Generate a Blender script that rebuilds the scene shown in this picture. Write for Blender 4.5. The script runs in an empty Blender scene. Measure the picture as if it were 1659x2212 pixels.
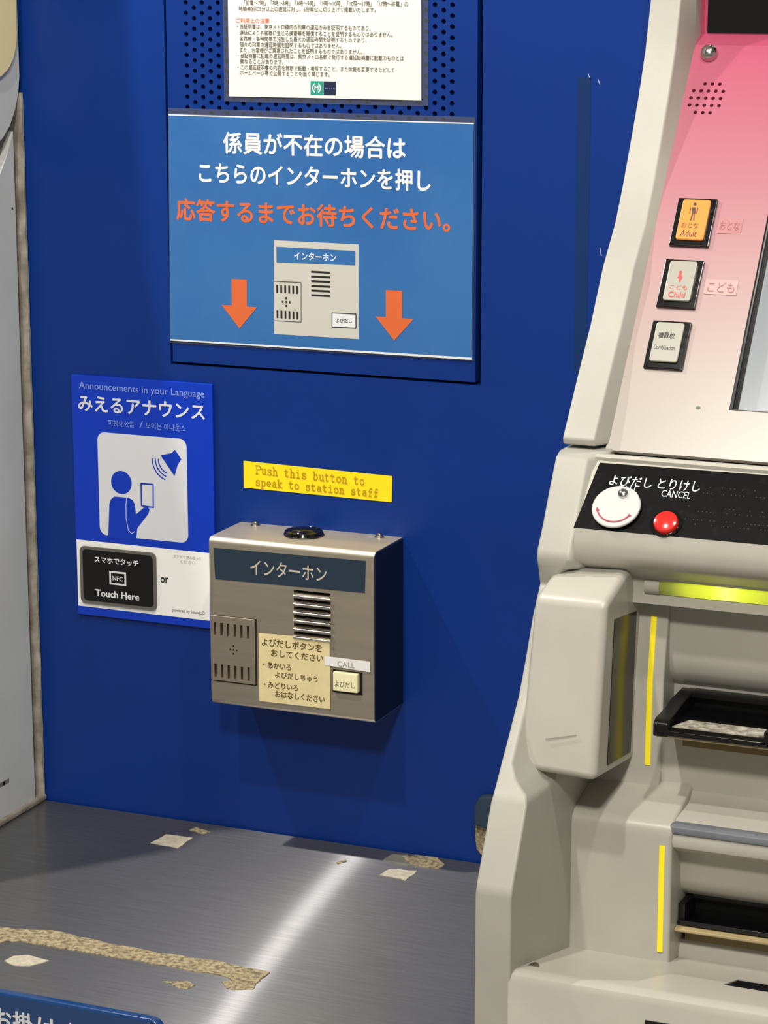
import bpy, bmesh, math, random
from mathutils import Matrix, Vector

SC = bpy.context.scene
COL = SC.collection
random.seed(7)

# ---------------------------------------------------------------- camera, world, lights, exposure
cam = bpy.data.cameras.new('camera')
co = bpy.data.objects.new('camera', cam)
COL.objects.link(co)
cam.sensor_fit = 'HORIZONTAL'
cam.sensor_width = 36.0
cam.lens = 36.0 * 5493.655 / 1659.0
cam.clip_start = 0.05
yaw, pitch, roll = 0.4000578, 0.2207461, -0.0013840
fw = Vector((-math.sin(yaw) * math.cos(pitch), math.cos(yaw) * math.cos(pitch), -math.sin(pitch)))
rt = Vector((math.cos(yaw), math.sin(yaw), 0))
up = rt.cross(fw)
r2 = rt * math.cos(roll) + up * math.sin(roll)
u2 = up * math.cos(roll) - rt * math.sin(roll)
m = Matrix((r2, u2, -fw)).transposed().to_4x4()
m.translation = (1.24069, -2.07119, 0.82648)
co.matrix_world = m
SC.camera = co

SC.view_settings.view_transform = 'Standard'
SC.view_settings.look = 'None'
SC.view_settings.gamma = 1.0
SC.view_settings.use_curve_mapping = False
SC.view_settings.exposure = 0.0

world = bpy.data.worlds.new('station_hall')
SC.world = world
world.use_nodes = True
bg = world.node_tree.nodes['Background']
bg.inputs[0].default_value = (1.0, 0.96, 0.90, 1)
bg.inputs[1].default_value = 0.27


def downlight(name, loc, target, power, size=0.07, col=(1, 0.95, 0.86)):
    l = bpy.data.lights.new(name, 'AREA')
    l.shape = 'DISK'
    l.size = size
    l.energy = power
    l.color = col
    o = bpy.data.objects.new(name, l)
    COL.objects.link(o)
    o.location = loc
    o.rotation_euler = (Vector(target) - Vector(loc)).to_track_quat('-Z', 'Y').to_euler()
    return o


downlight('downlight', (-0.28, -0.39, 1.5), (0.3, -0.1, 0.0), 12, 0.035)
downlight('downlight', (0.33, -1.40, 2.2), (0.4, 0.0, 0.3), 23)
downlight('downlight', (1.10, -0.95, 2.2), (0.4, 0.0, 0.3), 13)
downlight('downlight', (1.15, -2.5, 2.1), (0.5, 0.0, 0.3), 48, 0.25)


# ---------------------------------------------------------------- materials
def lin(c):
    return tuple((v / 255 / 12.92) if v / 255 <= 0.04045 else ((v / 255 + 0.055) / 1.055) ** 2.4 for v in c) + (1,)


MATS = {}


def mat(name, col, rough=0.5, metal=0.0, spec=0.5, var=0.0, vscale=20.0, bump=0.0, bscale=300.0, col2=None,
        stretch=(1, 1, 1), emit=None, estr=0.0, coat=0.0, aniso=0.0, tangent=(1, 0, 0), rvar=0.0, lo=0.35, hi=0.65):
    mt = bpy.data.materials.new(name)
    mt.use_nodes = True
    nt = mt.node_tree
    b = nt.nodes['Principled BSDF']
    b.inputs['Base Color'].default_value = lin(col)
    b.inputs['Roughness'].default_value = rough
    b.inputs['Metallic'].default_value = metal
    b.inputs['Specular IOR Level'].default_value = spec
    if coat:
        b.inputs['Coat Weight'].default_value = coat
        b.inputs['Coat Roughness'].default_value = 0.08
    if emit:
        b.inputs['Emission Color'].default_value = lin(emit)
        b.inputs['Emission Strength'].default_value = estr
    if var or bump or rvar:
        tc = nt.nodes.new('ShaderNodeTexCoord')
        mp = nt.nodes.new('ShaderNodeMapping')
        mp.inputs['Scale'].default_value = stretch
        nt.links.new(tc.outputs['Object'], mp.inputs['Vector'])
    if var or rvar:
        n = nt.nodes.new('ShaderNodeTexNoise')
        n.inputs['Scale'].default_value = vscale
        n.inputs['Detail'].default_value = 6
        n.inputs['Roughness'].default_value = 0.6
        nt.links.new(mp.outputs[0], n.inputs['Vector'])
        rmp = nt.nodes.new('ShaderNodeMapRange')
        rmp.inputs['From Min'].default_value = lo
        rmp.inputs['From Max'].default_value = hi
        nt.links.new(n.outputs['Fac'], rmp.inputs['Value'])
        if var:
            mx = nt.nodes.new('ShaderNodeMixRGB')
            mx.inputs[1].default_value = lin(col)
            mx.inputs[2].default_value = lin(col2 if col2 else tuple(v * (1 - var) for v in col))
            nt.links.new(rmp.outputs[0], mx.inputs[0])
            nt.links.new(mx.outputs[0], b.inputs['Base Color'])
        if rvar:
            r = nt.nodes.new('ShaderNodeMapRange')
            r.inputs['To Min'].default_value = max(0.03, rough - rvar)
            r.inputs['To Max'].default_value = rough + rvar
            nt.links.new(rmp.outputs[0], r.inputs['Value'])
            nt.links.new(r.outputs[0], b.inputs['Roughness'])
    if bump:
        n2 = nt.nodes.new('ShaderNodeTexNoise')
        n2.inputs['Scale'].default_value = bscale
        n2.inputs['Detail'].default_value = 3
        nt.links.new(mp.outputs[0], n2.inputs['Vector'])
        bp = nt.nodes.new('ShaderNodeBump')
        bp.inputs['Strength'].default_value = bump
        bp.inputs['Distance'].default_value = 0.001
        nt.links.new(n2.outputs['Fac'], bp.inputs['Height'])
        nt.links.new(bp.outputs[0], b.inputs['Normal'])
    if aniso:
        b.inputs['Anisotropic'].default_value = aniso
        cx = nt.nodes.new('ShaderNodeCombineXYZ')
        for i in range(3):
            cx.inputs[i].default_value = tangent[i]
        nt.links.new(cx.outputs[0], b.inputs['Tangent'])
    MATS[name] = mt
    return mt


BLUE = mat('blue_painted_steel', (7, 46, 122), 0.40, spec=0.28, var=0.06, vscale=6, bump=0.03, bscale=500)
DARKGAP = mat('gap_black', (6, 8, 16), 0.8, spec=0.1)
BLACK = mat('black_plastic', (14, 14, 15), 0.35, spec=0.4)
GLOSSBLACK = mat('black_gloss', (10, 10, 11), 0.12, spec=0.5)
CREAM = mat('cream_plastic', (172, 170, 161), 0.42, spec=0.4, var=0.05, vscale=14, bump=0.06, bscale=900, lo=0.3, hi=0.75)
CREAM2 = mat('cream_plastic_smooth', (182, 179, 169), 0.34, spec=0.45, var=0.03, vscale=18)
STEEL = mat('brushed_steel_box', (202, 192, 174), 0.42, metal=1.0, var=0.05, vscale=60, stretch=(0.15, 1, 3), aniso=0.65, tangent=(0, 0.7, 0.7))
STEELDK = mat('brushed_steel_plate', (196, 185, 168), 0.44, metal=1.0, var=0.06, vscale=60, stretch=(0.15, 1, 3), aniso=0.5, tangent=(0, 0.7, 0.7))
CHROME = mat('chrome', (205, 202, 196), 0.18, metal=1.0)
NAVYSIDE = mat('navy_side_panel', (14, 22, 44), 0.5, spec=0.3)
GREYWALL = mat('grey_wall_panel', (202, 205, 201), 0.5, var=0.05, vscale=9, bump=0.03)
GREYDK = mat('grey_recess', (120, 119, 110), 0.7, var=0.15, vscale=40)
CAULK = mat('caulk_joint', (158, 152, 140), 0.8, var=0.25, vscale=45, bump=0.3, bscale=200, col2=(112, 105, 92))
IVORY = mat('ivory_gloss_frame', (236, 222, 168), 0.22, spec=0.5)
ADHESIVE = mat('dried_adhesive', (172, 158, 124), 0.85, var=0.4, vscale=260, bump=0.9, bscale=520, col2=(108, 96, 74), lo=0.4, hi=0.62)
PALEADH = mat('pale_tape_residue', (196, 188, 168), 0.8, var=0.15, vscale=160, bump=0.3)
SIGNBLUE = mat('laminated_blue_print', (42, 94, 158), 0.28, spec=0.5, var=0.06, vscale=5, col2=(54, 106, 164))
WHITEINK = mat('white_print', (214, 217, 220), 0.4)
ORANGEINK = mat('orange_print', (206, 98, 52), 0.4)
PICGREY = mat('grey_print', (190, 188, 180), 0.4)
BLACKINK = mat('black_print', (26, 26, 26), 0.5)
GREYINK = mat('grey_small_print', (92, 90, 84), 0.6)
REDINK = mat('red_print', (202, 104, 76), 0.6)
PAPER = mat('white_paper', (232, 229, 218), 0.6, var=0.02)
POSTERBLUE = mat('poster_blue', (6, 52, 178), 0.35, spec=0.4)
POSTERWHITE = mat('poster_white', (208, 210, 216), 0.35)
POSTERBAND = mat('poster_white_band', (236, 236, 232), 0.35)
PALEBLUEINK = mat('pale_blue_print', (126, 146, 216), 0.5)
YELLOW = mat('yellow_label', (244, 214, 14), 0.5)
OLIVEINK = mat('faded_brown_print', (172, 138, 12), 0.6)
NAVYBAND = mat('navy_band', (34, 50, 66), 0.35)
BANDTEXT = mat('silver_print', (190, 182, 166), 0.45)
NOTE = mat('cream_note_paper', (222, 206, 156), 0.6, var=0.05, vscale=60)
BROWNINK = mat('brown_print', (84, 72, 38), 0.6)
TAPEWHITE = mat('white_tape', (226, 224, 222), 0.5)
PENCIL = mat('faint_grey_print', (150, 148, 144), 0.6)
KEYCREAM = mat('cream_key', (226, 218, 178), 0.3, emit=(226, 216, 170), estr=0.10)
TEAL = mat('green_emblem', (28, 138, 122), 0.5)
NAVYINK = mat('navy_emblem', (18, 32, 62), 0.5)
FRONTSIGN = mat('blue_acrylic_sign', (22, 62, 116), 0.15, spec=0.6, coat=0.4)
DUSTBLACK = mat('black_strip', (9, 9, 10), 0.30, spec=0.14, var=0.5, vscale=120, col2=(26, 26, 26), lo=0.55, hi=0.8)
DOTGREY = mat('worn_braille_dots', (44, 44, 46), 0.4)
WHITEDISC = mat('white_enamel', (196, 195, 194), 0.3)
CRIMSON = mat('crimson_print', (160, 44, 66), 0.5)
REDBTN = mat('red_button', (214, 40, 36), 0.15, spec=0.6, emit=(220, 40, 36), estr=0.12)
AMBERKEY = mat('amber_lit_key', (206, 122, 44), 0.25, emit=(250, 140, 62), estr=0.45)
WHITEKEY = mat('white_key', (160, 158, 148), 0.22)
DARKAMBER = mat('dark_brown_print', (70, 36, 10), 0.5)
REDKEY = mat('red_key_print', (206, 66, 58), 0.5)
LEDYEL = mat('yellow_led_strip', (222, 205, 30), 0.4, emit=(240, 218, 40), estr=0.35)
TANRAIL = mat('tan_rail', (192, 172, 128), 0.45, var=0.2, vscale=60, stretch=(0.2, 1, 1))
SHADEGRIME = mat('olive_rail_shade_grime', (112, 98, 62), 0.7)  # rail tan darkened to paint the shade below it; also brown grime
SCREEN = mat('touch_screen', (142, 148, 156), 0.15, spec=0.5)
HOODGLASS = mat('smoked_window', (30, 29, 22), 0.16, spec=0.16)
GROOVE = mat('grey_rubber_strip', (112, 116, 124), 0.5, var=0.1)
SCUFF = mat('worn_metal', (214, 208, 194), 0.45, metal=0.15, var=0.35, vscale=130, col2=(110, 104, 92))
FLOORM = mat('pale_tile_floor', (186, 178, 164), 0.6, var=0.1, vscale=4)
SCUFFLINE = mat('faint_scuff', (150, 146, 138), 0.6)
CEILM = mat('matt_ceiling', (150, 148, 142), 0.8)
PINKWORN = mat('braille_pad', (176, 116, 120), 0.25, spec=0.6)
PINKWORN2 = mat('braille_pad_pale', (182, 146, 142), 0.25, spec=0.6)
PADINK = mat('embossed_letters', (140, 76, 86), 0.4)
DARKSTRIP = mat('dark_blue_strip', (13, 44, 92), 0.65, spec=0.15)
RUBBER = mat('dark_teal_rubber', (30, 52, 70), 0.7)
COBALT = mat('poster_edge', (22, 60, 168), 0.3)
SCRATCH = mat('pale_scratch', (150, 160, 190), 0.6)

# brushed counter top: fine lengthwise brushing spreads reflections across it; two lobes plus worn grey film
COUNTERM = bpy.data.materials.new('brushed_counter_steel')
COUNTERM.use_nodes = True
_n = COUNTERM.node_tree
_n.nodes.remove(_n.nodes['Principled BSDF'])
_tc = _n.nodes.new('ShaderNodeTexCoord')
_mp = _n.nodes.new('ShaderNodeMapping')
_mp.inputs['Scale'].default_value = (0.5, 9, 1)
_n.links.new(_tc.outputs['Object'], _mp.inputs['Vector'])
_nz = _n.nodes.new('ShaderNodeTexNoise')
_nz.inputs['Scale'].default_value = 40
_nz.inputs['Detail'].default_value = 8
_n.links.new(_mp.outputs[0], _nz.inputs['Vector'])
_cl = _n.nodes.new('ShaderNodeValToRGB')
_cl.color_ramp.elements[0].position = 0.3
_cl.color_ramp.elements[0].color = (0.235, 0.235, 0.25, 1)
_cl.color_ramp.elements[1].position = 0.7
_cl.color_ramp.elements[1].color = (0.30, 0.30, 0.315, 1)
_n.links.new(_nz.outputs['Fac'], _cl.inputs[0])
_tg = _n.nodes.new('ShaderNodeCombineXYZ')
_tg.inputs[0].default_value = 1.0


def lobe(r, a):
    g = _n.nodes.new('ShaderNodeBsdfAnisotropic')
    g.inputs['Roughness'].default_value = r
    g.inputs['Anisotropy'].default_value = a
    _n.links.new(_cl.outputs[0], g.inputs['Color'])
    _n.links.new(_tg.outputs[0], g.inputs['Tangent'])
    return g


def blend(a, b, f):
    x = _n.nodes.new('ShaderNodeMixShader')
    x.inputs[0].default_value = f
    _n.links.new(a.outputs[0], x.inputs[1])
    _n.links.new(b.outputs[0], x.inputs[2])
    return x


_df = _n.nodes.new('ShaderNodeBsdfDiffuse')
_df.inputs['Color'].default_value = (0.22, 0.22, 0.23, 1)
_l1 = lobe(0.27, 0.92)
_l2 = lobe(0.46, 0.50)
_l3 = lobe(0.16, 0.35)
_l4 = lobe(0.33, 0.76)
_mx = blend(blend(blend(blend(_l2, _l4, 0.20), _l1, 0.15), _l3, 0.36), _df, 0.08)
_n.links.new(_mx.outputs[0], _n.nodes['Material Output'].inputs['Surface'])

# clear sleeve: mostly transparent, slight grey gloss
CLEAR = bpy.data.materials.new('clear_plastic')
CLEAR.use_nodes = True
_n = CLEAR.node_tree
_b = _n.nodes['Principled BSDF']
_b.inputs['Base Color'].default_value = (0.12, 0.13, 0.16, 1)
_b.inputs['Roughness'].default_value = 0.25
_b.inputs['Alpha'].default_value = 0.25

# printed pink-to-cream fade of the machine's upper panel (printed colour, follows the panel)
PINK = mat('pink_fade_print', (230, 110, 130), 0.30, spec=0.45)
_n = PINK.node_tree
_b = _n.nodes['Principled BSDF']
_tc = _n.nodes.new('ShaderNodeTexCoord')
_sp = _n.nodes.new('ShaderNodeSeparateXYZ')
_n.links.new(_tc.outputs['Object'], _sp.inputs[0])
_mr = _n.nodes.new('ShaderNodeMapRange')
_mr.inputs['From Min'].default_value = 0.448
_mr.inputs['From Max'].default_value = 0.80
_n.links.new(_sp.outputs['Z'], _mr.inputs['Value'])
_cr = _n.nodes.new('ShaderNodeValToRGB')
els = _cr.color_ramp.elements
els[0].position = 0.0
els[0].color = lin((158, 151, 144))
els[1].position = 1.0
els[1].color = lin((160, 48, 84))
for pos, c in ((0.14, (158, 147, 139)), (0.36, (168, 130, 132)), (0.55, (170, 106, 119)), (0.80, (172, 80, 106))):
    e = els.new(pos)
    e.color = lin(c)
_n.links.new(_mr.outputs[0], _cr.inputs[0])
_n.links.new(_cr.outputs[0], _b.inputs['Base Color'])

# light-guide bar: brightest in front of its diode, fading to the ends
LEDBAR = mat('green_yellow_light_bar', (120, 126, 58), 0.25)
_n = LEDBAR.node_tree
_b = _n.nodes['Principled BSDF']
_tc = _n.nodes.new('ShaderNodeTexCoord')
_sp = _n.nodes.new('ShaderNodeSeparateXYZ')
_n.links.new(_tc.outputs['Object'], _sp.inputs[0])
_m1 = _n.nodes.new('ShaderNodeMath')
_m1.operation = 'SUBTRACT'
_m1.inputs[1].default_value = 0.7614
_m2 = _n.nodes.new('ShaderNodeMath')
_m2.operation = 'ABSOLUTE'
_n.links.new(_sp.outputs['X'], _m1.inputs[0])
_n.links.new(_m1.outputs[0], _m2.inputs[0])
_cr = _n.nodes.new('ShaderNodeValToRGB')
els = _cr.color_ramp.elements
els[0].position = 0.0
els[0].color = (1.0, 1.0, 0.22, 1)
els[1].position = 0.056
els[1].color = (0.0, 0.0, 0.0, 1)
for pos, c in ((0.012, (0.80, 0.88, 0.03, 1)), (0.030, (0.55, 0.62, 0.02, 1)), (0.042, (0.16, 0.18, 0.02, 1))):
    e = els.new(pos)
    e.color = c
_n.links.new(_m2.outputs[0], _cr.inputs[0])
_n.links.new(_cr.outputs[0], _b.inputs['Emission Color'])
_b.inputs['Emission Strength'].default_value = 1.0


# ---------------------------------------------------------------- helpers
def tag(o, label=None, cat=None, group=None, kind=None):
    if label:
        o['label'] = label
    if cat:
        o['category'] = cat
    if group:
        o['group'] = group
    if kind:
        o['kind'] = kind
    return o


def finish(name, bm, mt, parent=None, bevel=0.0, segs=2, smooth=None, angle=0.5):
    bmesh.ops.remove_doubles(bm, verts=bm.verts, dist=1e-6)
    bmesh.ops.recalc_face_normals(bm, faces=bm.faces)
    if bevel:
        ed = [e for e in bm.edges if len(e.link_faces) == 2 and e.calc_face_angle(0) > angle]
        bmesh.ops.bevel(bm, geom=ed, offset=bevel, segments=segs, profile=0.5, affect='EDGES', clamp_overlap=True)
    me = bpy.data.meshes.new(name)
    bm.to_mesh(me)
    bm.free()
    me.materials.append(mt)
    o = bpy.data.objects.new(name, me)
    COL.objects.link(o)
    if smooth is None:
        smooth = bool(bevel)
    if smooth:
        me.shade_smooth()
        me.set_sharp_from_angle(angle=math.radians(38))
        if bevel:
            wn = o.modifiers.new('weighted_normals', 'WEIGHTED_NORMAL')
            wn.keep_sharp = True
            wn.weight = 90
    adopt(o, parent)
    return o


def adopt(o, parent):
    if parent is not None:
        o.parent = parent
        if parent.type == 'EMPTY':
            o.matrix_parent_inverse = Matrix.Translation(-Vector(parent.location))


def empty(name, loc, label, cat, group=None):
    o = bpy.data.objects.new(name, None)
    COL.objects.link(o)
    o.location = loc
    o.empty_display_size = 0.05
    return tag(o, label, cat, group)


def W(a, b, h=0.0):      # on the blue wall: x, height, distance in front
    return (a, -h, b)


def I(a, b, h=0.0):      # on the intercom's front face
    return (a, -0.066 - h, b)


def D(a, b, h=0.0):      # on the front sign
    return (a, -0.452 - h, b)


def C(a, b, h=0.0):      # on the counter
    return (a, b, h)


def L(a, b, h=0.0):      # on the left wall: y, height, distance out
    return (h, a, b)


def H(a, b, h=0.0):      # on the hood's right side
    return (0.6885 + h, a, b)


def incline(A, B):
    ly, lz = B[0] - A[0], B[1] - A[1]
    n = math.hypot(ly, lz)
    uy, uz = ly / n, lz / n

    def f(a, b, h=0.0):
        return (a, A[0] + b * uy - h * uz, A[1] + b * uz + h * uy)
    return f


P = incline((-0.24, 0.4452), (-0.0266, 0.7435))      # machine's sloping upper panel
S = incline((-0.3055, 0.399), (-0.2635, 0.4402))     # machine's black operation strip


def plate_bm(bm, f, poly, h0, h1):
    lo = [bm.verts.new(f(a, b, h0)) for a, b in poly]
    hi = [bm.verts.new(f(a, b, h1)) for a, b in poly]
    bm.faces.new(hi)
    bm.faces.new(lo[::-1])
    n = len(poly)
    for i in range(n):
        bm.faces.new((lo[i], lo[(i + 1) % n], hi[(i + 1) % n], hi[i]))
    return bm


def plate(name, f, poly, h0, h1, mt, parent=None, bevel=0.0, segs=2, smooth=None, angle=0.5):
    return finish(name, plate_bm(bmesh.new(), f, poly, h0, h1), mt, parent, bevel, segs, smooth, angle)


def plates(name, f, polys, h0, h1, mt, parent=None):
    bm = bmesh.new()
    for p in polys:
        plate_bm(bm, f, p, h0, h1)
    return finish(name, bm, mt, parent)


def rect(a0, a1, b0, b1):
    return [(a0, b0), (a1, b0), (a1, b1), (a0, b1)]


def rrect(a0, a1, b0, b1, r, n=5):
    out = []
    for cx, cy, s in ((a1 - r, b0 + r, -90), (a1 - r, b1 - r, 0), (a0 + r, b1 - r, 90), (a0 + r, b0 + r, 180)):
        for i in range(n + 1):
            t = math.radians(s + 90 * i / n)
            out.append((cx + r * math.cos(t), cy + r * math.sin(t)))
    return out


def circ(a, b, r, n=20, rb=None):
    rb = rb or r
    return [(a + r * math.cos(2 * math.pi * i / n), b + rb * math.sin(2 * math.pi * i / n)) for i in range(n)]


def stroke(pts, w):
    """polygons of a polyline of width w"""
    out = []
    for (x0, y0), (x1, y1) in zip(pts, pts[1:]):
        dx, dy = x1 - x0, y1 - y0
        d = math.hypot(dx, dy) or 1
        ex, ey = dx / d * w * 0.3, dy / d * w * 0.3
        nx, ny = -dy / d * w / 2, dx / d * w / 2
        out.append([(x0 - ex - nx, y0 - ey - ny), (x1 + ex - nx, y1 + ey - ny), (x1 + ex + nx, y1 + ey + ny), (x0 - ex + nx, y0 - ey + ny)])
    return out


def frame(name, f, outer, inner, h0, h1, mt, parent=None):
    """ring between two outlines with the same number of points"""
    bm = bmesh.new()
    n = len(outer)
    v = [[bm.verts.new(f(a, b, h)) for a, b in ol] for ol in (outer, inner) for h in (h0, h1)]
    o0, o1, i0, i1 = v
    for k in range(n):
        j = (k + 1) % n
        bm.faces.new((o1[k], o1[j], i1[j], i1[k]))
        bm.faces.new((o0[j], o0[k], i0[k], i0[j]))
        bm.faces.new((o0[k], o0[j], o1[j], o1[k]))
        bm.faces.new((i0[j], i0[k], i1[k], i1[j]))
    return finish(name, bm, mt, parent)


def flats(name, f, polys, h, mt, parent=None):
    bm = bmesh.new()
    for k, p in enumerate(polys):
        bm.faces.new([bm.verts.new(f(a, b, h + k * 2e-6)) for a, b in p])
    me = bpy.data.meshes.new(name)
    bm.to_mesh(me)
    bm.free()
    me.materials.append(mt)
    o = bpy.data.objects.new(name, me)
    COL.objects.link(o)
    adopt(o, parent)
    return o


def extr(name, prof, x0, x1, mt, parent=None, bevel=0.0, segs=3, smooth=None, angle=0.5):
    """closed (y, z) outline pushed along x"""
    return plate(name, lambda a, b, h=0: (h, a, b), prof, x0, x1, mt, parent, bevel, segs, smooth, angle)


def box(name, lo, hi, mt, parent=None, bevel=0.0, segs=2):
    return extr(name, [(lo[1], lo[2]), (hi[1], lo[2]), (hi[1], hi[2]), (lo[1], hi[2])], lo[0], hi[0], mt, parent, bevel, segs)


def lathe(name, f, a, b, prof, mt, parent=None, n=24, sx=1.0):
    """solid turned about the plane's normal; prof = (radius, height) from outside in"""
    bm = bmesh.new()
    rings = []
    for r, h in prof:
        if r < 1e-7:
            rings.append([bm.verts.new(f(a, b, h))])
        else:
            rings.append([bm.verts.new(f(a + sx * r * math.cos(2 * math.pi * i / n), b + r * math.sin(2 * math.pi * i / n), h)) for i in range(n)])
    for p, q in zip(rings, rings[1:]):
        for i in range(n):
            j = (i + 1) % n
            if len(q) == 1:
                bm.faces.new((p[i], p[j], q[0]))
            else:
                bm.faces.new((p[i], p[j], q[j], q[i]))
    return finish(name, bm, mt, parent, smooth=True)


def loft(name, rings, mt, parent=None, bevel=0.0, segs=3, angle=0.5):
    bm = bmesh.new()
    vs = [[bm.verts.new(p) for p in r] for r in rings]
    n = len(vs[0])
    for p, q in zip(vs, vs[1:]):
        for i in range(n):
            j = (i + 1) % n
            bm.faces.new((p[i], p[j], q[j], q[i]))
    bm.faces.new(vs[0])
    bm.faces.new(vs[-1][::-1])
    return finish(name, bm, mt, parent, bevel, segs, True, angle)


def cut(o, polys, f, h0, h1):
    """cut prisms out of a solid"""
    bm = bmesh.new()
    for p in polys:
        plate_bm(bm, f, p, h0, h1)
    bmesh.ops.recalc_face_normals(bm, faces=bm.faces)
    me = bpy.data.meshes.new('cutter')
    bm.to_mesh(me)
    bm.free()
    c = bpy.data.objects.new('cutter', me)
    COL.objects.link(c)
    md = o.modifiers.new('cut', 'BOOLEAN')
    md.operation = 'DIFFERENCE'
    md.solver = 'EXACT'
    md.object = c
    dg = bpy.context.evaluated_depsgraph_get()
    dg.update()
    new = bpy.data.meshes.new_from_object(o.evaluated_get(dg))
    o.modifiers.remove(md)
    new.name = o.name
    o.data = new
    bpy.data.objects.remove(c)
    return o


def text(f, s, a0, a1, b0, b1, h, mt, parent, bold=0.012, name='lettering', slope=0.0):
    """a line of print whose ink fills the given box on the surface f; heavier print is struck several times"""
    cu = bpy.data.curves.new('t', 'FONT')
    cu.body = s
    cu.resolution_u = 3
    t = bpy.data.objects.new('t', cu)
    COL.objects.link(t)
    dg = bpy.context.evaluated_depsgraph_get()
    me = bpy.data.meshes.new_from_object(t.evaluated_get(dg))
    bpy.data.objects.remove(t)
    vs = [(v.co.x, v.co.y) for v in me.vertices]
    fc = [tuple(p.vertices) for p in me.polygons]
    bpy.data.meshes.remove(me)
    x0, x1 = min(v[0] for v in vs) - bold, max(v[0] for v in vs) + bold
    y0, y1 = min(v[1] for v in vs) - bold, max(v[1] for v in vs) + bold
    V, F = [], []
    for k, (dx, dy) in enumerate(((1, 0), (-1, 0), (0, 1), (0, -1)) if bold else ((0, 0),)):
        n = len(V)
        for x, y in vs:
            u = (x + dx * bold - x0) / (x1 - x0)
            V.append(f(a0 + (a1 - a0) * u, b0 + (b1 - b0) * (y + dy * bold - y0) / (y1 - y0) + slope * (u - 0.5), h + k * 4e-6))
        F += [tuple(i + n for i in p) for p in fc]
    me = bpy.data.meshes.new(name)
    me.from_pydata(V, [], F)
    me.materials.append(mt)
    o = bpy.data.objects.new(name, me)
    COL.objects.link(o)
    adopt(o, parent)
    return o


# ---------------------------------------------------------------- setting
floor = plate('floor', C, rect(-4.0, 5.0, -6.0, 0.6), -0.80, -0.75, FLOORM)
tag(floor, 'grey floor below the counter', kind='structure')
ceiling = plate('ceiling', C, rect(-4.0, 5.0, -6.0, 0.6), 2.30, 2.36, CEILM)
tag(ceiling, 'plain station ceiling above', kind='structure')

wall = plate('wall_back', W, rect(-0.25, 2.4, -0.75, 1.10), -0.05, 0.0, BLUE)
tag(wall, 'blue painted steel wall behind the intercom', kind='structure')
DX0, DX1, DZ0 = 0.1503, 0.4575, 0.4440
cut(wall, [rect(DX0, DX1, DZ0, 1.05)], W, -0.018, 0.02)
plates('wall_scratch', W, [stroke([(0.5527,0.7169),(0.5549,0.7115)], 0.0008)[0], stroke([(0.5614,0.7124),(0.5631,0.7086)], 0.0008)[0], stroke([(0.5656,0.5707),(0.567,0.564)], 0.0008)[0]], 0, 0.0002, SCRATCH, wall)

gx = [0.1723, 0.429]
wl = plate('wall_left', L, [(-0.36, -0.75), (-0.0175, -0.75), (-0.0175, 0.0), (-0.0185, 0.4), (-0.0178, 0.655), (-0.022, 0.647), (-0.030, 0.634), (-0.0434, 0.617),
                            (-0.058, 0.607), (-0.075, 0.602), (-0.201, 0.600), (-0.209, 0.572), (-0.253, 0.33), (-0.29, 0.15), (-0.31, 0.012), (-0.36, 0.012)], -0.25, 0.0, GREYWALL)  # unseen sloping front edge, shaped to throw its shadow on the counter
tag(wl, 'pale grey side wall panel left of the blue wall', kind='structure')
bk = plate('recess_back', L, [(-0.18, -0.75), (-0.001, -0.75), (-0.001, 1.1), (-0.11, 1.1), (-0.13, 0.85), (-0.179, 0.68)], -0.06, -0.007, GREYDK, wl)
plate('shadow_gap', L, [(-0.0080, 0.694), (-0.0002, 0.690), (-0.0002, 1.095), (-0.0080, 1.095)], -0.0068, -0.0040, DARKGAP, wl)
lathe('screw_hole', L, *(-0.024,0.5847), [(0.0013, 0.0002), (0.0009, 0.0006), (0, 0.0006)], BLACK, wl, 10)
plates('scuff_mark', L, [stroke([(-0.0844,0.0396),(-0.0743,0.0393),(-0.0658,0.0394)], 0.004)[0], stroke([(-0.0844,0.0396),(-0.0743,0.0393),(-0.0658,0.0394)], 0.004)[1]], 0, 0.0002, GREYDK, wl)

cj = bmesh.new()
zz = [-0.02 + 0.71 * i / 60 for i in range(61)]
ringv = []
for k, z in enumerate(zz):
    w = 0.0075 + 0.0012 * math.sin(k * 1.7) + random.uniform(-0.0008, 0.0008)
    d = 0.001 + random.uniform(-0.0004, 0.0004)
    ringv.append([cj.verts.new(p) for p in ((-0.008, -w, z), (d - 0.002, -w, z), (d + 0.001, -w * 0.6, z), (d + 0.0012, -0.002, z), (-0.008, 0.0, z))])
for p, q in zip(ringv, ringv[1:]):
    for i in range(4):
        cj.faces.new((p[i], p[i + 1], q[i + 1], q[i]))
tr = finish('trim_1', cj, CAULK, smooth=True)
tag(tr, 'dirty beige caulk joint in the left corner', kind='structure')
tr2 = extr('trim_2', [(-0.30, 0.0), (-0.001, 0.0), (-0.001, 0.006), (-0.30, 0.006)], -0.01, 0.004, CAULK, bevel=0.002)
tag(tr2, 'beige caulk bead along the foot of the grey wall', kind='structure')

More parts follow.
